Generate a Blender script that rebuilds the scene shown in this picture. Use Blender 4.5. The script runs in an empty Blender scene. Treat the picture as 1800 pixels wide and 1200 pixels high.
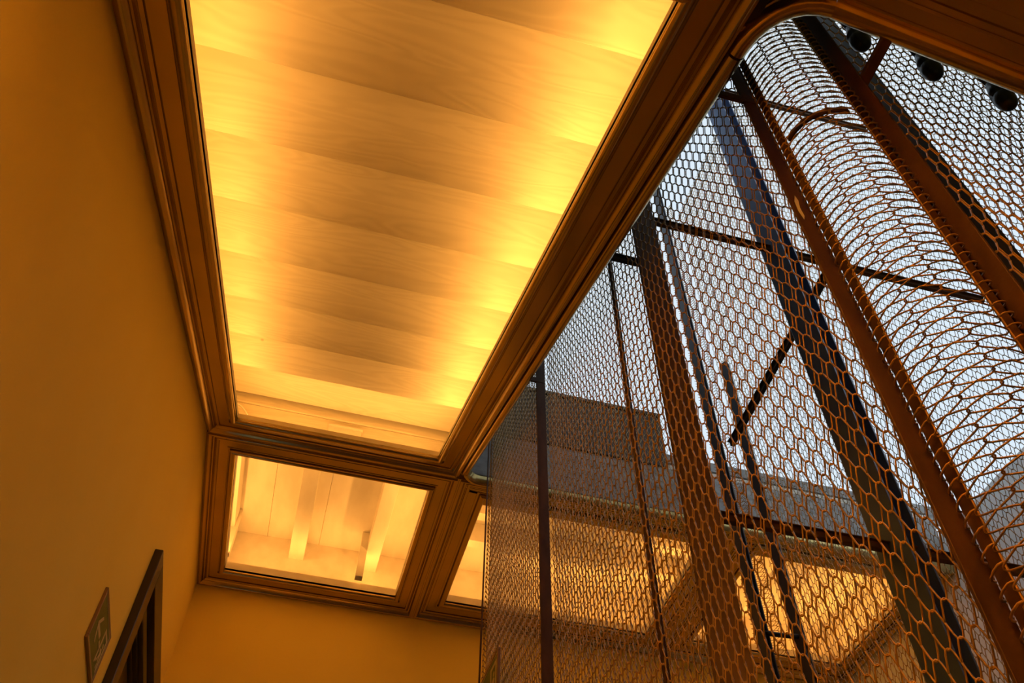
import bpy, math, random
from math import sin, cos, pi, radians, tan
from mathutils import Vector, Matrix
random.seed(7)
scene = bpy.context.scene
COL = scene.collection

# ---------------------------------------------------------------- camera
YAW, PITCH, ROLL = radians(14.4769), radians(50.6629), radians(.8652)
FW = Vector((sin(YAW)*cos(PITCH), cos(YAW)*cos(PITCH), sin(PITCH)))
r0 = Vector((cos(YAW), -sin(YAW), 0)); u0 = r0.cross(FW)
RT = cos(ROLL)*r0 + sin(ROLL)*u0
UP = -sin(ROLL)*r0 + cos(ROLL)*u0
cam_d = bpy.data.cameras.new('camera'); cam = bpy.data.objects.new('camera', cam_d)
COL.objects.link(cam)
cam_d.sensor_width = 36; cam_d.lens = 1522.44*36/1800
cam_d.clip_start = .02; cam_d.clip_end = 200
cam.matrix_world = Matrix(((RT.x, UP.x, -FW.x, 0), (RT.y, UP.y, -FW.y, 0), (RT.z, UP.z, -FW.z, 0), (0, 0, 0, 1)))
scene.camera = cam

# ---------------------------------------------------------------- sky, exposure
w = bpy.data.worlds.new('overcast_sky'); scene.world = w; w.use_nodes = True
bgn = w.node_tree.nodes['Background']
bgn.inputs[0].default_value = (.66, .77, .86, 1); bgn.inputs[1].default_value = .88
vs = scene.view_settings
vs.view_transform = 'Standard'; vs.look = 'None'; vs.exposure = 0.34; vs.gamma = 1; vs.use_curve_mapping = False
WARM = (1.0, .42, .075)          # colour of the concealed strips

# ---------------------------------------------------------------- materials
def new_mat(name, col, rough=.5, metal=0.0, spec=.5):
    m = bpy.data.materials.new(name); m.use_nodes = True
    b = m.node_tree.nodes['Principled BSDF']
    b.inputs['Base Color'].default_value = (*col, 1); b.inputs['Roughness'].default_value = rough
    b.inputs['Metallic'].default_value = metal
    b.inputs['Specular IOR Level'].default_value = spec
    return m, m.node_tree.nodes, m.node_tree.links, b

def mottled(name, c1, c2, scale=(4, 4, 4), rough=.5, metal=0., bump=.0, bscale=60, spec=.5, lo=.35, hi=.65, detail=4):
    m, N, L, b = new_mat(name, c1, rough, metal, spec)
    tc = N.new('ShaderNodeTexCoord'); mp = N.new('ShaderNodeMapping'); mp.inputs['Scale'].default_value = scale
    L.new(tc.outputs['Object'], mp.inputs[0])
    n = N.new('ShaderNodeTexNoise'); n.inputs['Scale'].default_value = 1; n.inputs['Detail'].default_value = detail
    L.new(mp.outputs[0], n.inputs['Vector'])
    cr = N.new('ShaderNodeValToRGB')
    cr.color_ramp.elements[0].position = lo; cr.color_ramp.elements[0].color = (*c1, 1)
    cr.color_ramp.elements[1].position = hi; cr.color_ramp.elements[1].color = (*c2, 1)
    L.new(n.outputs[0], cr.inputs[0]); L.new(cr.outputs[0], b.inputs['Base Color'])
    if bump:
        n2 = N.new('ShaderNodeTexNoise'); n2.inputs['Scale'].default_value = bscale; n2.inputs['Detail'].default_value = 3
        L.new(tc.outputs['Object'], n2.inputs['Vector'])
        bp = N.new('ShaderNodeBump'); bp.inputs['Strength'].default_value = bump; bp.inputs['Distance'].default_value = .01
        L.new(n2.outputs[0], bp.inputs['Height']); L.new(bp.outputs[0], b.inputs['Normal'])
    return m

def wood_mat(name, c1, c2, seed):
    m, N, L, b = new_mat(name, c1, .55)
    tc = N.new('ShaderNodeTexCoord')
    oi = N.new('ShaderNodeObjectInfo')
    add = N.new('ShaderNodeVectorMath'); add.operation = 'ADD'
    mul = N.new('ShaderNodeMath'); mul.operation = 'MULTIPLY'; mul.inputs[1].default_value = 37
    L.new(oi.outputs['Random'], mul.inputs[0])
    L.new(tc.outputs['Object'], add.inputs[0]); L.new(mul.outputs[0], add.inputs[1])
    mp = N.new('ShaderNodeMapping'); mp.inputs['Scale'].default_value = (.9, 7, 7)
    L.new(add.outputs[0], mp.inputs[0])
    n = N.new('ShaderNodeTexNoise'); n.inputs['Scale'].default_value = 1.0; n.inputs['Detail'].default_value = 2
    n.inputs['Distortion'].default_value = .6
    L.new(mp.outputs[0], n.inputs['Vector'])
    m1 = N.new('ShaderNodeMath'); m1.operation = 'MULTIPLY'; m1.inputs[1].default_value = 60
    L.new(n.outputs[0], m1.inputs[0])
    s = N.new('ShaderNodeMath'); s.operation = 'SINE'; L.new(m1.outputs[0], s.inputs[0])
    # knots
    v = N.new('ShaderNodeTexVoronoi'); v.inputs['Scale'].default_value = 3.4
    L.new(add.outputs[0], v.inputs['Vector'])
    kr = N.new('ShaderNodeValToRGB')
    kr.color_ramp.elements[0].position = .02; kr.color_ramp.elements[0].color = (.55, .50, .45, 1)
    kr.color_ramp.elements[1].position = .05; kr.color_ramp.elements[1].color = (1, 1, 1, 1)
    v.inputs['Randomness'].default_value = 1
    L.new(v.outputs['Distance'], kr.inputs[0])
    cr = N.new('ShaderNodeValToRGB')
    cr.color_ramp.elements[0].position = 0; cr.color_ramp.elements[0].color = (*c1, 1)
    cr.color_ramp.elements[1].position = 1; cr.color_ramp.elements[1].color = (*c2, 1)
    mr = N.new('ShaderNodeMapRange'); mr.inputs[1].default_value = -1; mr.inputs[2].default_value = 1
    L.new(s.outputs[0], mr.inputs[0]); L.new(mr.outputs[0], cr.inputs[0])
    mx = N.new('ShaderNodeMix'); mx.data_type = 'RGBA'; mx.blend_type = 'MULTIPLY'; mx.inputs[0].default_value = .7
    L.new(cr.outputs[0], mx.inputs[6]); L.new(kr.outputs[0], mx.inputs[7])
    L.new(mx.outputs[2], b.inputs['Base Color'])
    bp = N.new('ShaderNodeBump'); bp.inputs['Strength'].default_value = .12; bp.inputs['Distance'].default_value = .004
    L.new(s.outputs[0], bp.inputs['Height']); L.new(bp.outputs[0], b.inputs['Normal'])
    return m

M = {}
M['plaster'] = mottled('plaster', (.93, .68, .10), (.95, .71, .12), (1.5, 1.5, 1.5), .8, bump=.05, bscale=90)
M['white_wall'] = mottled('white_wall', (.78, .80, .82), (.84, .86, .88), (1.2, 1.2, 1.2), .8, bump=.04)
M['trim'] = mottled('satin_bronze_trim', (.50, .37, .14), (.56, .41, .16), (3, 3, 3), .2, .9, bump=.01, bscale=140)
M['casing'] = mottled('dark_casing_paint', (.028, .018, .008), (.04, .026, .012), (3, 3, 3), .4)
M['void'] = mottled('unlit_room_black', (.006, .005, .004), (.01, .008, .006), rough=.9)  # near-black colour carries the shade of the unlit room
M['wood'] = wood_mat('whitewashed_wood', (.70, .65, .52), (.76, .71, .58), 1)
M['board'] = mottled('painted_board', (.66, .60, .50), (.74, .69, .60), (7, 2.5, 7), .65, bump=.1, bscale=25, detail=7)
M['wire'] = mottled('bronze_wire', (.40, .235, .075), (.53, .33, .115), (9, 9, 9), .42, .4, spec=.3)
M['post'] = mottled('rusty_brown_steel', (.075, .036, .016), (.12, .058, .026), (14, 14, 5), .55, .1, bump=.06, bscale=80, spec=.2)
M['warm_tint_steel'] = mottled('warm_tint_steel', (.12, .062, .03), (.15, .08, .04), (8, 8, 3), .5, .2)  # glow of the warm coffers put into the colour of grey steel
M['sky_tint_steel'] = mottled('sky_tint_grey_steel', (.07, .12, .25), (.10, .16, .32), (6, 6, 2), .3, .4)  # same grey steel with the blue of sky light put into its colour
M['dark_steel'] = mottled('dark_steel', (.035, .038, .045), (.055, .058, .068), (6, 6, 2), .45, .4)
M['iron'] = mottled('black_iron', (.012, .013, .016), (.02, .021, .025), (9, 9, 9), .3, .5)
M['concrete'] = mottled('pale_concrete', (.26, .25, .24), (.42, .41, .40), (9, 9, 14), .8, bump=.2, bscale=30, detail=7)
M['apron'] = mottled('dark_brown_panel', (.05, .03, .018), (.07, .042, .026), (3, 3, 3), .6)
M['stone'] = mottled('dark_stair_floor', (.09, .055, .03), (.12, .075, .04), (2, 2, 2), .5)
M['sign_green'] = mottled('sign_green', (.045, .10, .022), (.055, .12, .028), rough=.45)
M['sign_frame'] = mottled('sign_frame', (.26, .15, .07), (.30, .18, .09), rough=.4)
M['sign_white'] = mottled('sign_white', (.42, .38, .24), (.48, .44, .28), rough=.5)
M['cable'] = mottled('white_cable', (.75, .75, .72), (.8, .8, .77), rough=.4)
lm, LN, LL, lb = new_mat('warm_strip_diffuser', (.9, .8, .6), .5)
lb.inputs['Emission Color'].default_value = (*WARM, 1); lb.inputs['Emission Strength'].default_value = 1.5
M['led'] = lm

# ---------------------------------------------------------------- helpers
def mesh(name, V, F, m, smooth=False):
    me = bpy.data.meshes.new(name); me.from_pydata([tuple(v) for v in V], [], F); me.validate(); me.update()
    me.materials.append(m)
    if smooth:
        me.polygons.foreach_set('use_smooth', [True]*len(me.polygons))
    return me
def link(name, data, parent=None, loc=None, mat=None):
    o = bpy.data.objects.new(name, data); COL.objects.link(o)
    if parent is not None: o.parent = parent
    if mat is not None: o.matrix_local = mat
    elif loc is not None: o.location = loc
    return o
def obj(name, V, F, m, parent=None, smooth=False, mat=None, loc=None):
    return link(name, mesh(name, V, F, m, smooth), parent, loc, mat)
def thing(name, label, cat, loc=(0, 0, 0), group=None, kind=None, mat=None):
    o = link(name, None, None, loc, mat); o.empty_display_size = .05
    return tag(o, label, cat, group, kind)
def tag(o, label=None, cat=None, group=None, kind=None):
    if label: o['label'] = label
    if cat: o['category'] = cat
    if group: o['group'] = group
    if kind: o['kind'] = kind
    return o
def struct(o, label):
    o['kind'] = 'structure'; o['label'] = label; return o
BF = [(0, 3, 2, 1), (4, 5, 6, 7), (0, 1, 5, 4), (1, 2, 6, 5), (2, 3, 7, 6), (3, 0, 4, 7)]
def boxv(a, b):
    (x0, y0, z0), (x1, y1, z1) = a, b
    return [(x0, y0, z0), (x1, y0, z0), (x1, y1, z0), (x0, y1, z0), (x0, y0, z1), (x1, y0, z1), (x1, y1, z1), (x0, y1, z1)]
def merge(parts):
    V, F = [], []
    for v, f in parts:
        n = len(V); V += list(v); F += [tuple(i+n for i in q) for q in f]
    return V, F
def boxes(*ab): return merge([(boxv(a, b), BF) for a, b in ab])
def bbox(a, b, bev=.003):
    """box with chamfered edges, as vertex/face lists"""
    import bmesh
    bm = bmesh.new(); vs_ = [bm.verts.new(v) for v in boxv(a, b)]
    for f in BF: bm.faces.new([vs_[i] for i in f])
    bmesh.ops.bevel(bm, geom=list(bm.edges), offset=bev, segments=1, affect='EDGES', profile=.5)
    bm.verts.index_update()
    V = [tuple(v.co) for v in bm.verts]; F = [tuple(v.index for v in f.verts) for f in bm.faces]
    bm.free(); return V, F
def tube(pts, r, n=6, closed=False, cap=True):
    pts = [Vector(p) for p in pts]; V, F = [], []
    k = len(pts); prev = None
    for i, p in enumerate(pts):
        if closed: t = pts[(i+1) % k]-pts[i-1]
        else: t = pts[min(i+1, k-1)]-pts[max(i-1, 0)]
        t.normalize()
        if prev is None:
            a = Vector((0, 0, 1)) if abs(t.z) < .9 else Vector((1, 0, 0))
            u = t.cross(a).normalized()
        else:
            u = (prev-t*prev.dot(t)).normalized()
        prev = u; v = t.cross(u)
        rr = r[i] if isinstance(r, (list, tuple)) else r
        for j in range(n):
            an = 2*pi*j/n; V.append(p+(u*cos(an)+v*sin(an))*rr)
    m = k if closed else k-1
    for i in range(m):
        for j in range(n):
            a = i*n+j; b = i*n+(j+1) % n; c = ((i+1) % k)*n+(j+1) % n; d = ((i+1) % k)*n+j
            F.append((a, b, c, d))
    if cap and not closed:
        F.append(tuple(reversed(range(n)))); F.append(tuple(range((k-1)*n, k*n)))
    return V, F
def lathe(prof, n=12):
    V, F = [], []
    for r_, z in prof:
        for j in range(n): V.append((r_*cos(2*pi*j/n), r_*sin(2*pi*j/n), z))
    for i in range(len(prof)-1):
        for j in range(n):
            F.append((i*n+j, i*n+(j+1) % n, (i+1)*n+(j+1) % n, (i+1)*n+j))
    F.append(tuple(reversed(range(n)))); F.append(tuple(range((len(prof)-1)*n, len(prof)*n)))
    return V, F
def xf(vf, mat): return [mat @ Vector(v) for v in vf[0]], vf[1]

# ---------------------------------------------------------------- measures
XL, XR = -1.0, 5.1            # side walls
YE, YB = 6.80, -3.0           # end wall, wall behind
ZT = 5.75                      # wall tops, open to the sky above
ZF = 4.42                     # flat ceiling of the upper landing
SL = radians(24.02)
YBEND, ZBEND = 4.887, 4.429   # where the sloping soffit meets the flat one
def zs(y): return ZBEND-(YBEND-y)*tan(SL)
SM = Matrix(((1, 0, 0, 0), (0, cos(SL), -sin(SL), YBEND), (0, sin(SL), cos(SL), ZBEND), (0, 0, 0, 1)))
def vS(y): return (y-YBEND)/cos(SL)
MX, MY0, MY1, MX1, RC = 1.04, .76, 4.72, 3.10, .139   # mesh shaft
OX, OY0, OY1, OX1 = .925, .61, 4.868, 3.2             # opening in the ceilings

# ---------------------------------------------------------------- room shell
T = .2
DY0, DY1, DZ = 4.905, 6.62, 3.11
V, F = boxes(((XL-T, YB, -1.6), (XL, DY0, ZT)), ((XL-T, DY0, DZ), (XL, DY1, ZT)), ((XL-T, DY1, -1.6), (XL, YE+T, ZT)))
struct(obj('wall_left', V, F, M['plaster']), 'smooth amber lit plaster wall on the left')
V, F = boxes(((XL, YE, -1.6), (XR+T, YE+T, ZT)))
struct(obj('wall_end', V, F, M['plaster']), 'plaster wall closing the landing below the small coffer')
V, F = boxes(((XR, YB, -1.6), (XR+T, .70, ZT)), ((XR, .70, -1.6), (XR+T, YE, 4.75)))
struct(obj('wall_right', V, F, M['white_wall']), 'pale wall seen far behind the woven mesh')
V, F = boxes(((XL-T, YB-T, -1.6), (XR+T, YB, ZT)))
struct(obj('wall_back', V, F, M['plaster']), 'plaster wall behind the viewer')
V, F = boxes(((XL-T, YB-T, -1.75), (XR+T, YE+T, -1.6)))
struct(obj('floor', V, F, M['stone']), 'dark floor of the stair hall')
V, F = boxes(((XL-T, YB-T, ZT), (XR+T, .70, ZT+.15)), ((XL-T, .70, ZT), (.95, YE+T, ZT+.15)))  # added out of view to keep sky light off the corridor
struct(obj('ceiling', V, F, M['white_wall']), 'unseen roof added around the open light well to cut sky spill')
# stairs and the landing under our feet, out of view but catching the light
fl = struct(link('floor', None), 'dark stair rising along the left wall')
sm = mesh('step', *bbox((XL, 0, 0), (.90, .46, .19), .008), M['stone'])
for k in range(8): link('step', sm, fl, (0, .75+k*.45, -1.6+.185*k))
obj('landing', *boxes(((XL, 4.35, -1.6), (.9, YE, -.12)), ((.9, 4.75, -1.6), (XR, YE, -.12))), M['stone'], fl)

# ---------------------------------------------------------------- mouldings
def profile():
    P = [(0, -.02), (0, 0)]
    for i in range(1, 12): t = i/12; P.append((.024-.024*cos(pi*t), .001+.024*sin(pi*t)))
    P += [(.049, 0), (.0495, -.006), (.056, -.006), (.0565, .004), (.066, .004), (.067, 0), (.125, 0), (.1255, -.007),
          (.130, -.007), (.1305, .006), (.146, .007)]
    for i in range(1, 6): t = i/6; P.append((.146+.016*t, .007-.010*sin(pi*t)+.004*t))
    P += [(.1625, .013), (.169, .013), (.1695, .009), (.173, .009)]
    for i in range(0, 9): t = i/8; P.append((.174+.034*t, .012+.024*sin(pi*.62*t)))
    P += [(.209, .026), (.22, .026), (.22, -.02)]
    return P
PROF = profile()
def frame_rails(parent, x0, x1, y0, y1, wl, wr, wn, wf, m):
    """four mitred rails round the opening x0..x1, y0..y1 (local plane, z up away from viewer)"""
    s = dict(l=wl/.22, r=wr/.22, n=wn/.22, f=wf/.22)
    def ring(a, b, sa, sb, flip):
        V, F = [], []
        for (w_, d) in PROF: V.append((*a(w_), -d))
        for (w_, d) in PROF: V.append((*b(w_), -d))
        k = len(PROF)
        for i in range(k):
            j = (i+1) % k
            q = (i, j, k+j, k+i); F.append(q if not flip else tuple(reversed(q)))
        F.append(tuple(range(k)) if flip else tuple(reversed(range(k))))
        F.append(tuple(reversed(range(k, 2*k))) if flip else tuple(range(k, 2*k)))
        return V, F
    c = {
     'll': lambda w_: (x0-w_*s['l'], y0-w_*s['n']), 'lr': lambda w_: (x1+w_*s['r'], y0-w_*s['n']),
     'ul': lambda w_: (x0-w_*s['l'], y1+w_*s['f']), 'ur': lambda w_: (x1+w_*s['r'], y1+w_*s['f'])}
    for a, b, fl_ in (('ll', 'ul', False), ('ul', 'ur', False), ('ur', 'lr', False), ('lr', 'll', False)):
        o = obj('frame_rail', *ring(c[a], c[b], 0, 0, fl_), m, parent)
        es = o.modifiers.new('edge', 'EDGE_SPLIT'); es.split_angle = radians(32)
        o.data.polygons.foreach_set('use_smooth', [True]*len(o.data.polygons))

def lip(parent, x0, x1, y0, y1, h, m, base=.0):
    """thin upstand hiding the light strips"""
    t = .008
    for a, b in (((x0-t, y0-t, base), (x0, y1+t, h)), ((x1, y0-t, base), (x1+t, y1+t, h)),
                 ((x0, y0-t, base), (x1, y0, h)), ((x0, y1, base), (x1, y1+t, h))):
        obj('lip', boxv(a, b), BF, m, parent)

# long sloping frame below the stair soffit
FX0, FX1, FV0, FV1 = -.782, .655, vS(.672), vS(4.62)
f1 = thing('ceiling_frame', 'long sloping moulded bronze frame around the lit stair soffit', 'ceiling frame', mat=SM)
frame_rails(f1, FX0, FX1, FV0, FV1, 1+FX0, .20, .26, -FV1-.004, M['trim'])
lip(f1, FX0, FX1, FV0, FV1, .05, M['board'])

# small level frame over the landing
f2 = thing('ceiling_frame', 'small square moulded frame in the corner past the long sloping one', 'ceiling frame', (0, 0, ZF))
G2 = (-.784, .675, 5.10, 6.57)
frame_rails(f2, *G2, 1+G2[0], .87-G2[1], G2[2]-YBEND-.002, YE-G2[3], M['trim'])
lip(f2, *G2, .085, M['board'], .0)
f3 = thing('ceiling_frame', 'moulded frame half hidden behind the left edge of the woven mesh', 'ceiling frame', (0, 0, ZF))
G3 = (1.115, 2.98, 5.08, 6.52)
frame_rails(f3, *G3, G3[0]-.872, 3.198-G3[1], G3[2]-YBEND-.002, YE-G3[3], M['trim'])
lip(f3, *G3, .085, M['board'], .0)
f4 = thing('ceiling_frame', 'far moulded frame glimpsed through the mesh at lower right', 'ceiling frame', (0, 0, ZF))
G4 = (3.42, 4.93, 5.06, 6.5)
frame_rails(f4, *G4, G4[0]-3.202, XR-G4[1], G4[2]-YBEND-.002, YE-G4[3], M['trim'])
lip(f4, *G4, .085, M['board'], .0)

f0 = thing('ceiling_frame', 'unseen moulded frame added over the lower landing above the viewer', 'ceiling frame', (0, 0, 2.46))  # out of view; frame, coffer and strips added to light the near wall
G0 = (-.78, .68, -1.40, .20)
frame_rails(f0, *G0, .22, .22, .22, .25, M['trim'])
lip(f0, *G0, .085, M['board'], .0)

# rounded edge of the stairwell opening, swept round the well
NS = .40                                            # fall of the near flight to the right
def zn(x): return 2.588-NS*(x-1.02)
path = []
ra, rb = .17, .10
path.append((OX1+1.9, OY1, ZF)); path.append((OX+rb, OY1, ZF))
for i in range(1, 8):
    a = pi/2*i/8; path.append((OX+rb-rb*sin(a), OY1-rb+rb*cos(a), ZF-.0*i))
path.append((OX, OY1-rb, zs(OY1-rb)))
for i in range(1, 20):
    y = OY1-rb+(OY0+ra-OY1+rb)*i/20; path.append((OX, y, zs(y)))
for i in range(0, 9):
    a = pi/2*i/8; y = OY0+ra-ra*sin(a); x = OX+ra-ra*cos(a)
    t = i/8; path.append((x, y, zs(y)*(1-t)+zn(x)*t))
for x in (1.3, 1.7, 2.2, 2.7, 3.2, XR): path.append((x, OY0, zn(x)))
def bull_profile(wide):
    P = [(.018, -.045)]
    for i in range(0, 15):
        t = i/14; P.append((.033-.033*cos(pi*t*.93), .004+.036*sin(pi*t*.93)-.03*(1-t)**4))
    P += [(.068, .004), (.074, .004), (.075, -.004)]
    if wide:
        P += [(.112, -.004), (.113, .002), (.122, .003), (.123, -.002), (.126, -.002), (.127, .003), (.142, .004), (.146, -.006), (.152, -.006),
              (.153, 0), (.178, 0), (.179, -.004), (.30, -.004)]
    P += [(P[-1][0], -.12)]
    return P
def sweep(path, prof, close=True):
    pts = [Vector(p) for p in path]; V, F = [], []; k = len(prof)
    for i, p in enumerate(pts):
        t = (pts[min(i+1, len(pts)-1)]-pts[max(i-1, 0)]).normalized()
        n = Vector((t.y, -t.x, 0)).normalized()     # away from the opening (path runs anticlockwise)
        b = t.cross(n); 
        if b.z > 0: b = -b
        for w_, d in prof: V.append(p+n*w_+b*d)
    for i in range(len(pts)-1):
        for j in range(k if close else k-1):
            j2 = (j+1) % k
            F.append((i*k+j, i*k+j2, (i+1)*k+j2, (i+1)*k+j))
    if close: F.append(tuple(reversed(range(k)))); F.append(tuple(range((len(pts)-1)*k, len(pts)*k)))
    return V, F
def smooth_split(o, a=32):
    o.data.polygons.foreach_set('use_smooth', [True]*len(o.data.polygons))
    es = o.modifiers.new('edge', 'EDGE_SPLIT'); es.split_angle = radians(a); return o
near_i = len(path)-6-9
tr = struct(link('trim_1', None), 'rounded bronze nosing running round the stairwell opening')
cuts = [(0, 10, False), (9, 18, False), (17, near_i+1, False), (near_i, near_i+9, False), (near_i+8, len(path), True)]
for a, b, wide in cuts:
    smooth_split(obj('nosing_length', *sweep(path[a:b], bull_profile(wide or a == 0)), M['trim'], tr))
# corner block where the near flight meets the sloping one
V = [(.855, .70, zs(.70)+.0), (.855, -.9, zs(.70)-.08), (1.12, -.9, zn(1.12)), (1.12, .53, zn(1.12)+.004), (1.0, .585, zn(1.02)+.004), (.90, .66, 2.60)]
V2 = [(a, b, c+.10) for a, b, c in V]; k = len(V)
F = [tuple(range(k)), tuple(reversed(range(k, 2*k)))]+[(i, k+i, k+(i+1) % k, (i+1) % k) for i in range(k)]
obj('corner_block', V+V2, F, M['trim'], tr)

# underside of the near flight and of the near landing
nc = struct(link('ceiling', None), 'dark moulded underside of the nearer flight')
V = [(1.0, .34, zn(1.0)), (XR, .34, zn(XR)), (XR, YB, zn(XR)), (1.0, YB, zn(1.0))]
V += [(a, b, c+.12) for a, b, c in V]
obj('soffit_panel', V, [(0, 1, 2, 3), (7, 6, 5, 4), (0, 4, 5, 1), (1, 5, 6, 2), (2, 6, 7, 3), (3, 7, 4, 0)], M['trim'], nc)
ZN = 2.46
obj('soffit_panel', boxv((XL, YB, ZN), (1.06, -1.62, ZN+.16)), BF, M['trim'], nc)
obj('soffit_panel', boxv((.9, -1.62, ZN), (1.06, .46, ZN+.16)), BF, M['trim'], nc)

# ---------------------------------------------------------------- stair soffit above the long frame
so = struct(link('ceiling', None), 'stepped underside of whitewashed stair boards glowing amber')
G, R = .4634, .2064
tm = mesh('tread_board', *bbox((XL, -G-.02, 0), (.86, 0, .032), .003), M['wood'])
rm = mesh('riser_board', *bbox((XL, -.022, .0), (.86, -.002, R+.03), .002), M['wood'])
for k in range(-2, 8):
    y, z = 1.501+G*k, 3.270+R*k
    link('tread_board', tm, so, (0, y, z))
    link('riser_board', rm, so, (0, y, z+.033))
obj('header_board', *bbox((XL, 4.80, 4.44), (.86, 4.83, 4.66), .003), M['wood'], so)
obj('header_board', *bbox((XL, 4.79, 4.664), (.86, 4.83, 5.10), .003), M['wood'], so)
V = [(XL, .40, 2.50), (.86, .40, 2.50), (.86, .42, 3.0), (XL, .42, 3.0)]
obj('header_board', *bbox((XL, .50, 2.56), (.86, .54, 3.2), .003), M['wood'], so)
# outer string closing the side of the flight toward the well
V = []
for x in (.862, .90):
    V += [(x, .45, zs(.45)+.02), (x, YBEND, ZBEND+.02), (x, YBEND, ZBEND+1.05), (x, .45, zs(.45)+1.05)]
obj('outer_string', V, [(0, 1, 2, 3), (7, 6, 5, 4), (0, 4, 5, 1), (1, 5, 6, 2), (2, 6, 7, 3), (3, 7, 4, 0)], M['apron'], so)
# little fittings in the soffit
cp = thing('cover_plate', 'small painted ledge fixed to the board at the far end of the long soffit', 'cover plate', (-.04, 4.80, 4.545))
obj('plate', *bbox((-.125, -.022, -.03), (.125, 0, .035), .004), M['board'], cp)
obj('shelf_edge', *bbox((-.13, -.04, .028), (.13, 0, .045), .003), M['board'], cp)
pts = []
for i in range(13):
    t = i/12; pts.append((-.84+.10*t, 4.72, 4.52+.045*sin(pi*(.35+.65*t))-.05*t))
tag(obj('cable', *tube(pts, .006, 6), M['cable'], smooth=True), 'short loop of white cable in the far left corner of the long soffit', 'cable')

# ---------------------------------------------------------------- coffers above the level frames
def coffer(label, x0, x1, joists, along, extra, z=4.97, zb=4.775, ys=None, zf=None):
    ZF_ = ZF if zf is None else zf
    c = thing('ceiling_coffer', label, 'coffer', (0, 0, 0))
    n = 4; y0, y1 = ys or (YBEND+.02, YE-.02)
    for i in range(n):
        a = y0+(y1-y0)*i/n; b = y0+(y1-y0)*(i+1)/n
        if along == 'y':
            a = x0+(x1-x0)*i/n; b = x0+(x1-x0)*(i+1)/n
            obj('ceiling_board', *bbox((a+.001, y0, z), (b-.001, y1, z+.03), .002), M['board'], c)
        else:
            obj('ceiling_board', *bbox((x0, a+.001, z), (x1, b-.001, z+.03), .002), M['board'], c)
    for a, b in joists:
        if along == 'y': obj('joist', *bbox((a, y0, zb), (b, y1-.0, z), .003), M['board'], c)
        else: obj('joist', *bbox((x0+.03, a, zb), (x1-.03, b, z), .003), M['board'], c)
    obj('side_board', *bbox((x0, y1-.02, ZF_+.06), (x1, y1, z), .002), M['board'], c)
    obj('side_board', *bbox((x0, y0, ZF_+.06), (x1, y0+.02, z), .002), M['board'], c)
    obj('side_board', *bbox((x0, y0, ZF_+.06), (x0+.02, y1, z), .002), M['board'], c)
    obj('side_board', *bbox((x1-.02, y0, ZF_+.06), (x1, y1, z), .002), M['board'], c)
    for a, b in extra: obj('strut', *bbox(a, b, .003), M['board'], c)
    return c
coffer('small square coffer of pale joists and boards glowing above the landing corner', XL, .87,
       [(-.97, -.80), (-.305, -.17), (.362, .488)], 'y', [((.30, 6.46, 4.50), (.365, 6.53, 4.97)), ((-.86, 6.44, 4.50), (-.775, 6.50, 4.97))])
coffer('glowing coffer half hidden behind the left edge of the mesh', .875, 3.195,
       [(5.30, 5.40), (5.68, 5.78), (6.06, 6.16)], 'x', [])
coffer('bright coffer glimpsed through the mesh at lower right', 3.205, XR, [(3.95, 4.02)], 'y', [])
coffer('unseen coffer added over the lower landing above the viewer', XL, .9, [(-.4, -.27), (.2, .33)], 'y', [], 2.99, 2.80, (-1.62, .46), ZN)  # added above the viewer to hold the extra strips
hg = thing('hinge_bracket', 'small dark metal bracket at the right corner of the small coffer', 'bracket', (.69, 5.14, 4.50))
obj('plate', *bbox((-.012, -.03, -.03), (0, .03, .05), .002), M['dark_steel'], hg)
obj('arm', *bbox((-.03, -.008, .03), (0, .008, .05), .002), M['dark_steel'], hg)

# ---------------------------------------------------------------- concealed warm light strips
def strip(label, p0, p1, up, watts, wid=.03, lean=None):
    p0, p1, up = Vector(p0), Vector(p1), Vector(up).normalized()
    if lean is not None: up = (up+Vector(lean)).normalized()      # tipped toward the middle of the coffer
    d = (p1-p0); L_ = d.length; d.normalize(); s = up.cross(d)
    t = thing('light_strip', label, 'light strip', (p0+p1)/2, 'warm strips concealed above the ceiling frames')
    mt = Matrix((d, s, up)).transposed().to_4x4()
    obj('channel', *xf(bbox((-L_/2, -wid/2, -.014), (L_/2, wid/2, -.004), .001), mt), M['board'], t)
    obj('diffuser', *xf(bbox((-L_/2, -wid/2+.006, -.004), (L_/2, wid/2-.006, 0), .001), mt), M['led'], t)
    ld = bpy.data.lights.new('strip_light', 'AREA'); ld.shape = 'RECTANGLE'; ld.size = L_; ld.size_y = wid*.8
    ld.energy = watts; ld.color = WARM
    lo = bpy.data.objects.new('strip_light', ld); COL.objects.link(lo); lo.parent = t
    # area lights shine along -Z
    lo.matrix_local = Matrix((d, -s, -up)).transposed().to_4x4() @ Matrix.Translation((0, 0, -.006))
    return t
UPN = SM.to_3x3() @ Vector((0, 0, 1))
K1, K2 = 14.0, 6.6
def sp(x, v, h=.04): return SM @ Vector((x, v, h))
strip('warm strip along the left edge of the long stair soffit', sp(FX0-.03, FV0+.05), sp(FX0-.03, FV1-.03), UPN, K1, lean=(.15, 0, 0))
strip('warm strip along the right edge of the long stair soffit', sp(FX1+.03, FV0+.05), sp(FX1+.03, FV1-.03), UPN, K1*1.4, lean=(-.12, 0, 0))
strip('warm strip across the far end of the long stair soffit', sp(FX0+.05, FV1+.04), sp(FX1-.05, FV1+.04), UPN, K2*.55)
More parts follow.
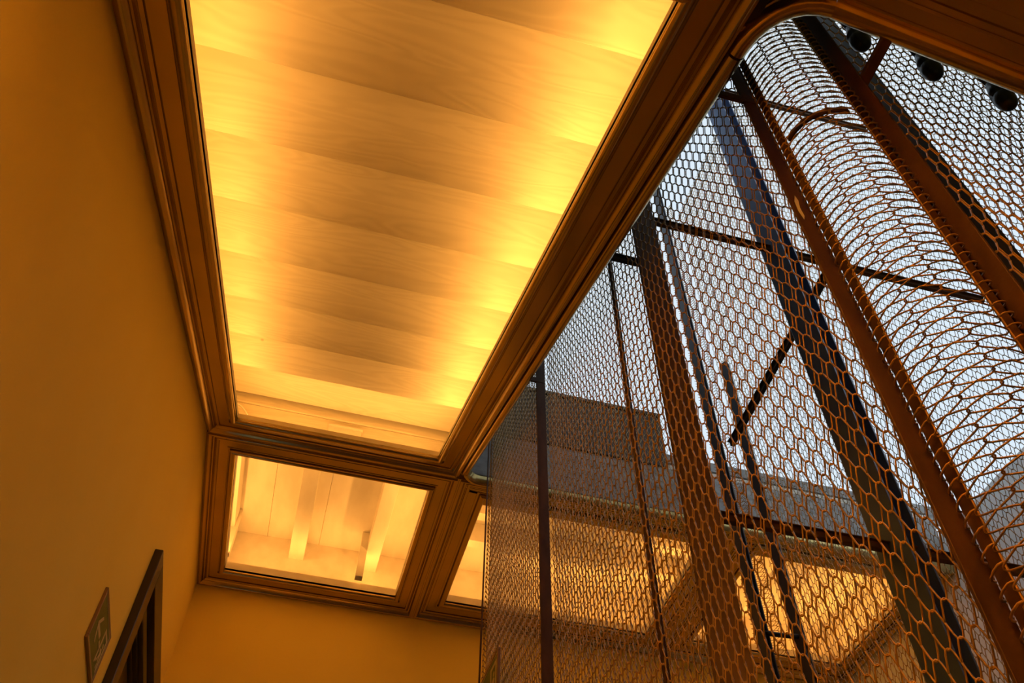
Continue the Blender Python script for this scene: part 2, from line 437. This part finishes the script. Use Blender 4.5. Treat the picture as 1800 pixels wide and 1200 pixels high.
for nm, g, zf in (('small corner coffer', G2, ZF), ('coffer behind the mesh edge', G3, ZF), ('far coffer seen through the mesh', G4, ZF), ('unseen added coffer over the lower landing', G0, ZN)):
    x0, x1, y0, y1 = g; z = zf+.075; KE = K2*(8.0 if zf == ZN else 1); kk = KE*(x1-x0)/1.46  # added landing strips run much stronger to brighten the near wall and mesh
    strip('warm strip on the wall side of the '+nm, (x0+.03, y1+.06, z), (x1-.03, y1+.06, z), (0, 0, 1), kk*.8, lean=(0, -.8, 0))
    strip('warm strip on the near side of the '+nm, (x0+.03, y0-.06, z), (x1-.03, y0-.06, z), (0, 0, 1), kk*.75, lean=(0, 1.1, 0))
    strip('warm strip on the left side of the '+nm, (x0-.06, y0+.03, z), (x0-.06, y1-.03, z), (0, 0, 1), KE*.8, lean=(1.0, 0, 0))
    strip('warm strip on the right side of the '+nm, (x1+.06, y0+.03, z), (x1+.06, y1-.03, z), (0, 0, 1), KE*.8, lean=(-1.0, 0, 0))

# ---------------------------------------------------------------- far gallery edge above the well
fa = struct(link('trim_2', None), 'pale slab edge of the far gallery behind the mesh')
obj('slab_edge', *bbox((.93, YBEND-.004, ZF+.05), (XR, YBEND+.016, 4.93), .004), M['concrete'], fa)
obj('slab_top', boxv((.93, YBEND+.02, 5.02), (XR+.2, YE, 5.12)), BF, M['concrete'], fa)
pa = thing('parapet_panel', 'dark brown parapet panel across the far gallery behind the mesh', 'parapet', (1.9, YBEND, 4.93))
obj('panel', *bbox((-.97, -.02, 0), (.72, .02, .58), .004), M['apron'], pa)
obj('top_rail', *bbox((-.97, -.035, .58), (.72, .035, .625), .006), M['apron'], pa)

# ---------------------------------------------------------------- doorway and signs
d1 = struct(link('door_1', None), 'dark doorway with stepped brown casing in the left wall')
CW, CP = .155, .05
def casing_piece(a, b): obj('casing', *bbox(a, b, .004), M['casing'], d1)
casing_piece((XL, DY0-CW, -.12), (XL+CP, DY0, DZ+CW))
casing_piece((XL, DY0, DZ), (XL+CP, DY1, DZ+CW))
casing_piece((XL, DY1, -.12), (XL+CP, DY1+CW, DZ+CW))
for i, (x, dz) in enumerate(((XL-.02, .0), (XL-.05, .016), (XL-.08, .034))):
    obj('reveal', *bbox((x-.03, DY0, DZ-.02-dz), (x, DY1, DZ+.0), .003), M['casing'], d1)
    obj('reveal', *bbox((x-.03, DY0, -.12), (x, DY0+.02+dz, DZ-.02), .003), M['casing'], d1)
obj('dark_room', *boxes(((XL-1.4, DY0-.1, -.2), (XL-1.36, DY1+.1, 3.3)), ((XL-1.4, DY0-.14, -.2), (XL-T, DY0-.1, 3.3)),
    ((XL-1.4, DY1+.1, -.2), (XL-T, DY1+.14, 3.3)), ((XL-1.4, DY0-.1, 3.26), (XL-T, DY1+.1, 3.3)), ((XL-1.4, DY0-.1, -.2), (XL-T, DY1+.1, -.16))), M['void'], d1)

def flat(pts, t=.0012):
    """thin plate from a polygon in sign coordinates (across, up)"""
    k = len(pts); V = [(0, a, b) for a, b in pts]+[(t, a, b) for a, b in pts]
    return V, [tuple(reversed(range(k))), tuple(range(k, 2*k))]+[(i, (i+1) % k, k+(i+1) % k, k+i) for i in range(k)]
def sign(label, mat, glyphs=True):
    s = thing('exit_sign', label, 'sign', mat=mat)
    W_, H_ = .46, .272
    pn = obj('panel', *bbox((.004, .022, .022), (.012, W_-.022, H_-.022), .001), M['sign_green'], s)
    fr = [((0, 0, 0), (.016, W_, .016)), ((0, 0, H_-.016), (.016, W_, H_)), ((0, 0, .016), (.016, .016, H_-.016)), ((0, W_-.016, .016), (.016, W_, H_-.016))]
    for a, b in fr: obj('sign_border', *bbox(a, b, .002), M['sign_frame'], s)
    obj('inner_line', *boxes(((.004, .016, .016), (.0135, W_-.016, .022)), ((.004, .016, H_-.022), (.0135, W_-.016, H_-.016)),
        ((.004, .016, .022), (.0135, .022, H_-.022)), ((.004, W_-.022, .022), (.0135, W_-.016, H_-.022))), M['sign_white'], s)
    g = Matrix.Translation((.0122, 0, 0))
    A = [[(.085, .135), (.15, .20), (.178, .20), (.125, .147), (.235, .147), (.235, .123), (.125, .123), (.178, .07), (.15, .07)]]
    D = [[(.30, .05), (.322, .05), (.322, .225), (.30, .225)], [(.322, .205), (.405, .205), (.405, .225), (.322, .225)], [(.405, .05), (.425, .05), (.425, .225), (.405, .225)]]
    man = [[(.362, .175), (.376, .181), (.388, .172), (.386, .158), (.373, .152), (.361, .161)],
           [(.335, .140), (.372, .150), (.392, .135), (.382, .105), (.398, .085), (.392, .055), (.380, .055), (.382, .082), (.362, .100), (.345, .070), (.322, .070), (.322, .080), (.340, .084), (.356, .122), (.338, .128)],
           [(.250, .118), (.262, .140), (.30, .128), (.322, .122), (.322, .112), (.285, .116)]]
    for nm, ps in (('arrow', A), ('door_pictogram', D), ('running_figure', man)):
        v = merge([flat(p) for p in ps]); obj(nm, *xf(v, g), M['sign_white'], pn)
    return s
sign('green exit sign on the left wall before the dark doorway', Matrix.Translation((XL, 4.025, 2.234)))
rz = Matrix.Translation((.985, 3.94, 2.20)) @ Matrix.Scale(-1, 4, (1, 0, 0))
sx = sign('green exit sign fixed to the mesh at the bottom edge', Matrix.Translation((.982, 4.40, 2.19)) @ Matrix.Rotation(pi, 4, 'Z'))

# ---------------------------------------------------------------- woven mesh
PT, ROW, WR, TH = .0365, .0367, .0020, .0085
def spiral(length, hand, sides=5, r=WR, axis='u'):
    """flattened wire helix along u; width along v, depth along n"""
    Wd = ROW+2*r+.0005
    seq = [(.00, -.50, 0), (.07, -.44, .42), (.16, -.25, .5), (.34, .25, .5), (.43, .44, .42),
           (.50, .50, 0), (.57, .44, -.42), (.66, .25, -.5), (.84, -.25, -.5), (.93, -.44, -.42)]
    n = int(length/PT); pts = []
    for i in range(n):
        for u, v, d in seq: pts.append(((i+u)*PT, v*Wd, hand*d*TH))
    pts.append((n*PT, -.5*Wd, 0))
    return tube(pts, r, sides)
def spiral_mesh(name, length, hand, mat, sides=5, r=WR):
    V, F = spiral(length, hand, sides, r)
    return mesh(name, [mat @ Vector(v) for v in V], F, M['wire'], True)
def panel(label, origin, udir, length, z0, z1, sides=5, r=WR):
    """rows of horizontal spirals stacked from z0 to z1 on a vertical plane"""
    u = Vector(udir).normalized(); v = Vector((0, 0, 1)); n = u.cross(v)
    R3 = Matrix((u, v, n)).transposed().to_4x4()
    ms = [spiral_mesh('spiral_wire', length-PT, h, R3, sides, r) for h in (1, -1)]
    t = thing('mesh_screen', label, 'mesh panel', (origin[0], origin[1], z0), 'woven bronze mesh around the shaft')
    k = int((z1-z0)/ROW)
    for j in range(k):
        link('spiral_wire', ms[j % 2], t, u*(PT/2*(j % 2))+Vector((0, 0, (j+.5)*ROW)))
    return t
def corner(label, cx, cy, a0, z0, z1, sides=5, r=WR):
    """six upright spirals bent round a quarter circle"""
    u = Vector((0, 0, 1)); v = Vector((0, 1, 0)); n = Vector((1, 0, 0))
    R3 = Matrix((u, v, n)).transposed().to_4x4()
    ms = [spiral_mesh('spiral_wire', z1-z0, h, R3, sides, r) for h in (1, -1)]
    t = thing('curved_mesh_screen', label, 'mesh panel', (cx, cy, z0), 'woven bronze mesh around the shaft')
    for j in range(6):
        a = a0+(j+.5)*pi/12
        link('spiral_wire', ms[j % 2], t, mat=Matrix.Rotation(a, 4, 'Z') @ Matrix.Translation((RC, 0, PT/2*(j % 2))))
    return t
ZM0, ZM1 = .25, 5.1
PA, PC = .942, 3.26                        # post positions along the left side
panel('wide flat mesh sheet between the two upright posts on the left of the shaft', (MX, PA+.012, 0), (0, 1, 0), PC-PA-.02, ZM0, ZM1)
panel('narrow strip of mesh left of the slender upright post', (MX, PC+.012, 0), (0, 1, 0), MY1-RC-PC-.02, 1.3, 5.6, 4)
panel('mesh sheet at upper right beyond the right post', (1.245, MY0, 0), (1, 0, 0), 1.72, ZM0, 3.9)
corner('rounded mesh corner between the two laced posts', MX+RC, MY0+RC, pi, ZM0, 5.1)
corner('rounded far mesh corner beside the half hidden frame', MX+RC, MY1-RC, pi/2, 1.3, 5.6, 4)
# opposite sides of the shaft, seen through the near ones
panel('far mesh sheet on the right side of the shaft', (MX1, MY0+RC, 0), (0, 1, 0), MY1-MY0-2*RC, .9, 8.6, 4, .0021)
panel('far mesh sheet in front of the far gallery', (MX+RC, MY1, 0), (1, 0, 0), MX1-MX-2*RC, 1.6, 9.4, 4, .0021)
corner('rounded mesh corner deepest in the shaft', MX1-RC, MY1-RC, 0, 1.6, 9.0, 4, .0021)

# ---------------------------------------------------------------- upright posts of the mesh
wrap_pts = [(-.0165, -.006, 0), (-.0165, .001, 0), (-.012, .0055, 0), (0, .0075, 0), (.012, .0055, 0), (.0165, .001, 0), (.0165, -.006, 0)]
wrap = mesh('wire_wrap', *tube([(x, -y, z+.006*(x/.016)) for x, y, z in wrap_pts], .0023, 6), M['wire'], True)
def post(label, x, y, rot, z0, z1, flip=1, wraps=True):
    """angle post: a plain flange standing out from the mesh and a recessed plate laced with wire (local x along the mesh, local -y outward)"""
    p = thing('mesh_post', label, 'post', (0, 0, 0), mat=Matrix.Translation((x, y, z0)) @ Matrix.Rotation(rot, 4, 'Z'))
    H = z1-z0
    obj('flange', *bbox((-.004, -.042, 0), (.004, .012, H), .0012), M['post'], p)
    obj('back_leg', *bbox((-.004 if flip < 0 else -.004, .004, 0), (.0, .012, H), .001), M['post'], p)
    a, b = (.010, .042) if flip > 0 else (-.042, -.010)
    if wraps:
        obj('laced_plate', *bbox((a+.002, .004, 0), (b-.002, .010, H), .001), M['post'], p)
        k = int(H/.0356)
        for i in range(k): link('wire_wrap', wrap, p, ((a+b)/2, -.001, .02+i*.0356))
        obj('selvage_rod', *tube([((b if flip > 0 else a), .004, 0), ((b if flip > 0 else a), .004, H)], .0022, 6), M['wire'], p)
    return p
def chip(p, z):
    pts = [(-.0, .0), (.006, .02), (.004, .06), (.010, .10), (.006, .125), (-.004, .09), (-.006, .04)]
    V = [(.0040, -.026+a, z+b) for a, b in pts]+[(.0048, -.026+a, z+b) for a, b in pts]; k = len(pts)
    o = obj('paint_chip', V, [tuple(range(k)), tuple(reversed(range(k, 2*k)))]+[(i, k+i, k+(i+1) % k, (i+1) % k) for i in range(k)], M['cable'], p)
    o['label'] = 'pale flaked patch of paint'
# left side posts: outward is -x, so local -y -> world -x ; local x -> world -y
RL = -pi/2
chip(post('laced brown post left of the rounded mesh corner', MX, PA, RL, ZM0, 4.0, 1), 1.68)
post('laced brown post right of the rounded mesh corner', 1.237, MY0, 0, ZM0, 4.0, -1)
post('slender brown post toward the left end of the mesh', MX-.006, PC, RL, 1.3, 5.6, 1, False)
p = thing('mesh_post', 'thin brown upright behind the flat mesh sheet', 'post', (1.075, 2.235, .4))
obj('bar', *bbox((-.008, -.012, 0), (.008, .012, 5.2), .002), M['post'], p)
obj('bar', *bbox((.014, .02, 0), (.022, .044, 5.2), .002), M['post'], p)
# edge rod of the far corner
p = thing('mesh_post', 'dark edge rod where the mesh turns out of sight on the left', 'post', (MX-.022, MY1-RC, 1.3))
obj('rod', *tube([(0, 0, 0), (0, 0, 4.3)], .006, 8), M['post'], p, True)

# bracket bars tying the posts to the stair edge
b = thing('tie_bar', 'short tie bar from the left laced post to the stair edge', 'tie bar', (MX, PA, 2.665))
obj('bar', *bbox((-.14, -.006, -.02), (0, .006, .02), .002), M['post'], b)
b = thing('tie_bar', 'short tie bar from the right laced post to the stair edge', 'tie bar', (1.255, MY0, 2.49))
obj('bar', *bbox((-.016, -.18, -.01), (.016, -.004, .01), .002), M['post'], b)
b = thing('tie_bar', 'short tie bar from the slender post to the stair edge', 'tie bar', (MX, PC, 3.80))
obj('bar', *bbox((-.14, -.006, -.02), (0, .006, .02), .002), M['post'], b)
# bent flat bar inside the rounded corner
V, F = [], []
for i in range(15):
    a = pi+pi/2*i/14
    for rr, z in ((RC-.012, -.012), (RC-.012, .012), (RC-.018, .012), (RC-.018, -.012)):
        V.append((rr*cos(a), rr*sin(a), z))
for i in range(14):
    for j in range(4): F.append((i*4+j, i*4+(j+1) % 4, i*4+4+(j+1) % 4, i*4+4+j))
F += [(0, 1, 2, 3), (59, 58, 57, 56)]
tag(obj('hoop_bar', V, F, M['post'], loc=(MX+RC, MY0+RC, 2.33)), 'bent flat bar curving inside the rounded mesh corner', 'bar')

# ---------------------------------------------------------------- steelwork inside the shaft
def column(label, x, y, z0, z1, wd, dp, mats, rot=0):
    c = thing('steel_column', label, 'column', (0, 0, 0), 'steel frame inside the mesh shaft', mat=Matrix.Translation((x, y, z0)) @ Matrix.Rotation(rot, 4, 'Z'))
    H = z1-z0; t = .011
    obj('web', *bbox((-wd/2+t, -t/2, 0), (wd/2-t, t/2, H), .001), mats[0], c)
    obj('flange', *bbox((-wd/2, -dp/2, 0), (-wd/2+t, dp/2, H), .001), mats[1], c)
    obj('flange', *bbox((wd/2-t, -dp/2, 0), (wd/2, dp/2, H), .001), mats[1], c)
    return c
column('broad steel column tinted warm-lit brown just inside the flat mesh sheet', 1.165, 2.0, .5, 6.6, .11, .11, (M['warm_tint_steel'], M['warm_tint_steel']), radians(60))
column('broad steel column tinted sky-lit blue behind the mesh sheet', 1.90, 2.0, .4, 9.0, .11, .12, (M['sky_tint_steel'], M['sky_tint_steel']), radians(20))
column('slim blue grey guide column deep in the shaft', 2.12, 3.3, 1.2, 9.0, .05, .05, (M['sky_tint_steel'], M['dark_steel']), radians(30))
column('slim black guide column deep in the shaft', 2.32, 3.3, 1.2, 4.4, .04, .05, (M['dark_steel'], M['dark_steel']), radians(30))
column('blue steel column behind the upper right mesh sheet', 1.905, 1.08, .4, 9.0, .055, .06, (M['sky_tint_steel'], M['dark_steel']), radians(35))
def beam(label, a, b, hh, ww, m):
    a, b = Vector(a), Vector(b); d = (b-a); L_ = d.length
    t = thing('cross_beam', label, 'beam', a, 'steel frame inside the mesh shaft')
    q = d.to_track_quat('X', 'Z').to_matrix().to_4x4()
    obj('beam_web', *xf(bbox((0, -ww/2, -hh/2), (L_, ww/2, hh/2), .002), q), m, t)
    obj('beam_flange', *xf(bbox((0, -ww, hh/2-.004), (L_, ww, hh/2), .001), q), m, t)
for nm, z in (('lowest', 1.86), ('middle', 3.70), ('upper', 5.72)):
    beam(f'{nm} cross beam on the steel frame inside the shaft', (1.22, 2.0, z-.02), (3.085, 2.0, z), .03, .022, M['warm_tint_steel'])
beam('slanting dark beam running deep into the shaft', (2.2, 2.02, 3.68), (2.2, 3.27, 3.60), .035, .025, M['dark_steel'])
beam('short beam from the brown column toward the stair edge', (.97, 2.0, 3.27), (1.13, 2.0, 3.27), .03, .02, M['dark_steel'])
b = thing('guide_bracket', 'curved dark bracket between the two slim guide columns', 'bracket', (2.13, 3.29, 2.35))
pts = [(0, 0, 0), (.05, -.02, -.012), (.11, -.02, -.008), (.18, 0, .012)]
obj('strap', *tube(pts, .012, 6), M['dark_steel'], b, True)

# ---------------------------------------------------------------- iron baluster feet on the near stair edge
bm_ = mesh('drop', *lathe([(.004, 0), (.016, .004), (.024, .016), (.030, .04), (.031, .065), (.022, .08), (.028, .095), (.022, .12), (.014, .16)], 14), M['iron'], True)
rod = mesh('rod', *lathe([(.012, .15), (.012, .95)], 8), M['iron'], True)
arm = mesh('side_arm', *bbox((-.014, -.10, .10), (.014, 0, .15), .004), M['iron'])
for k, nm in enumerate(('nearest the right laced post', 'second from the right laced post', 'third from the right laced post', 'fourth from the right laced post')):
    x = 1.285+.213*k
    bl = thing('baluster', f'black iron baluster foot behind the upper right stair edge, {nm}', 'baluster', (x-.012, .672, 2.625-.088*k), 'iron balusters on the near stair edge')
    link('drop', bm_, bl); link('rod', rod, bl); link('side_arm', arm, bl)
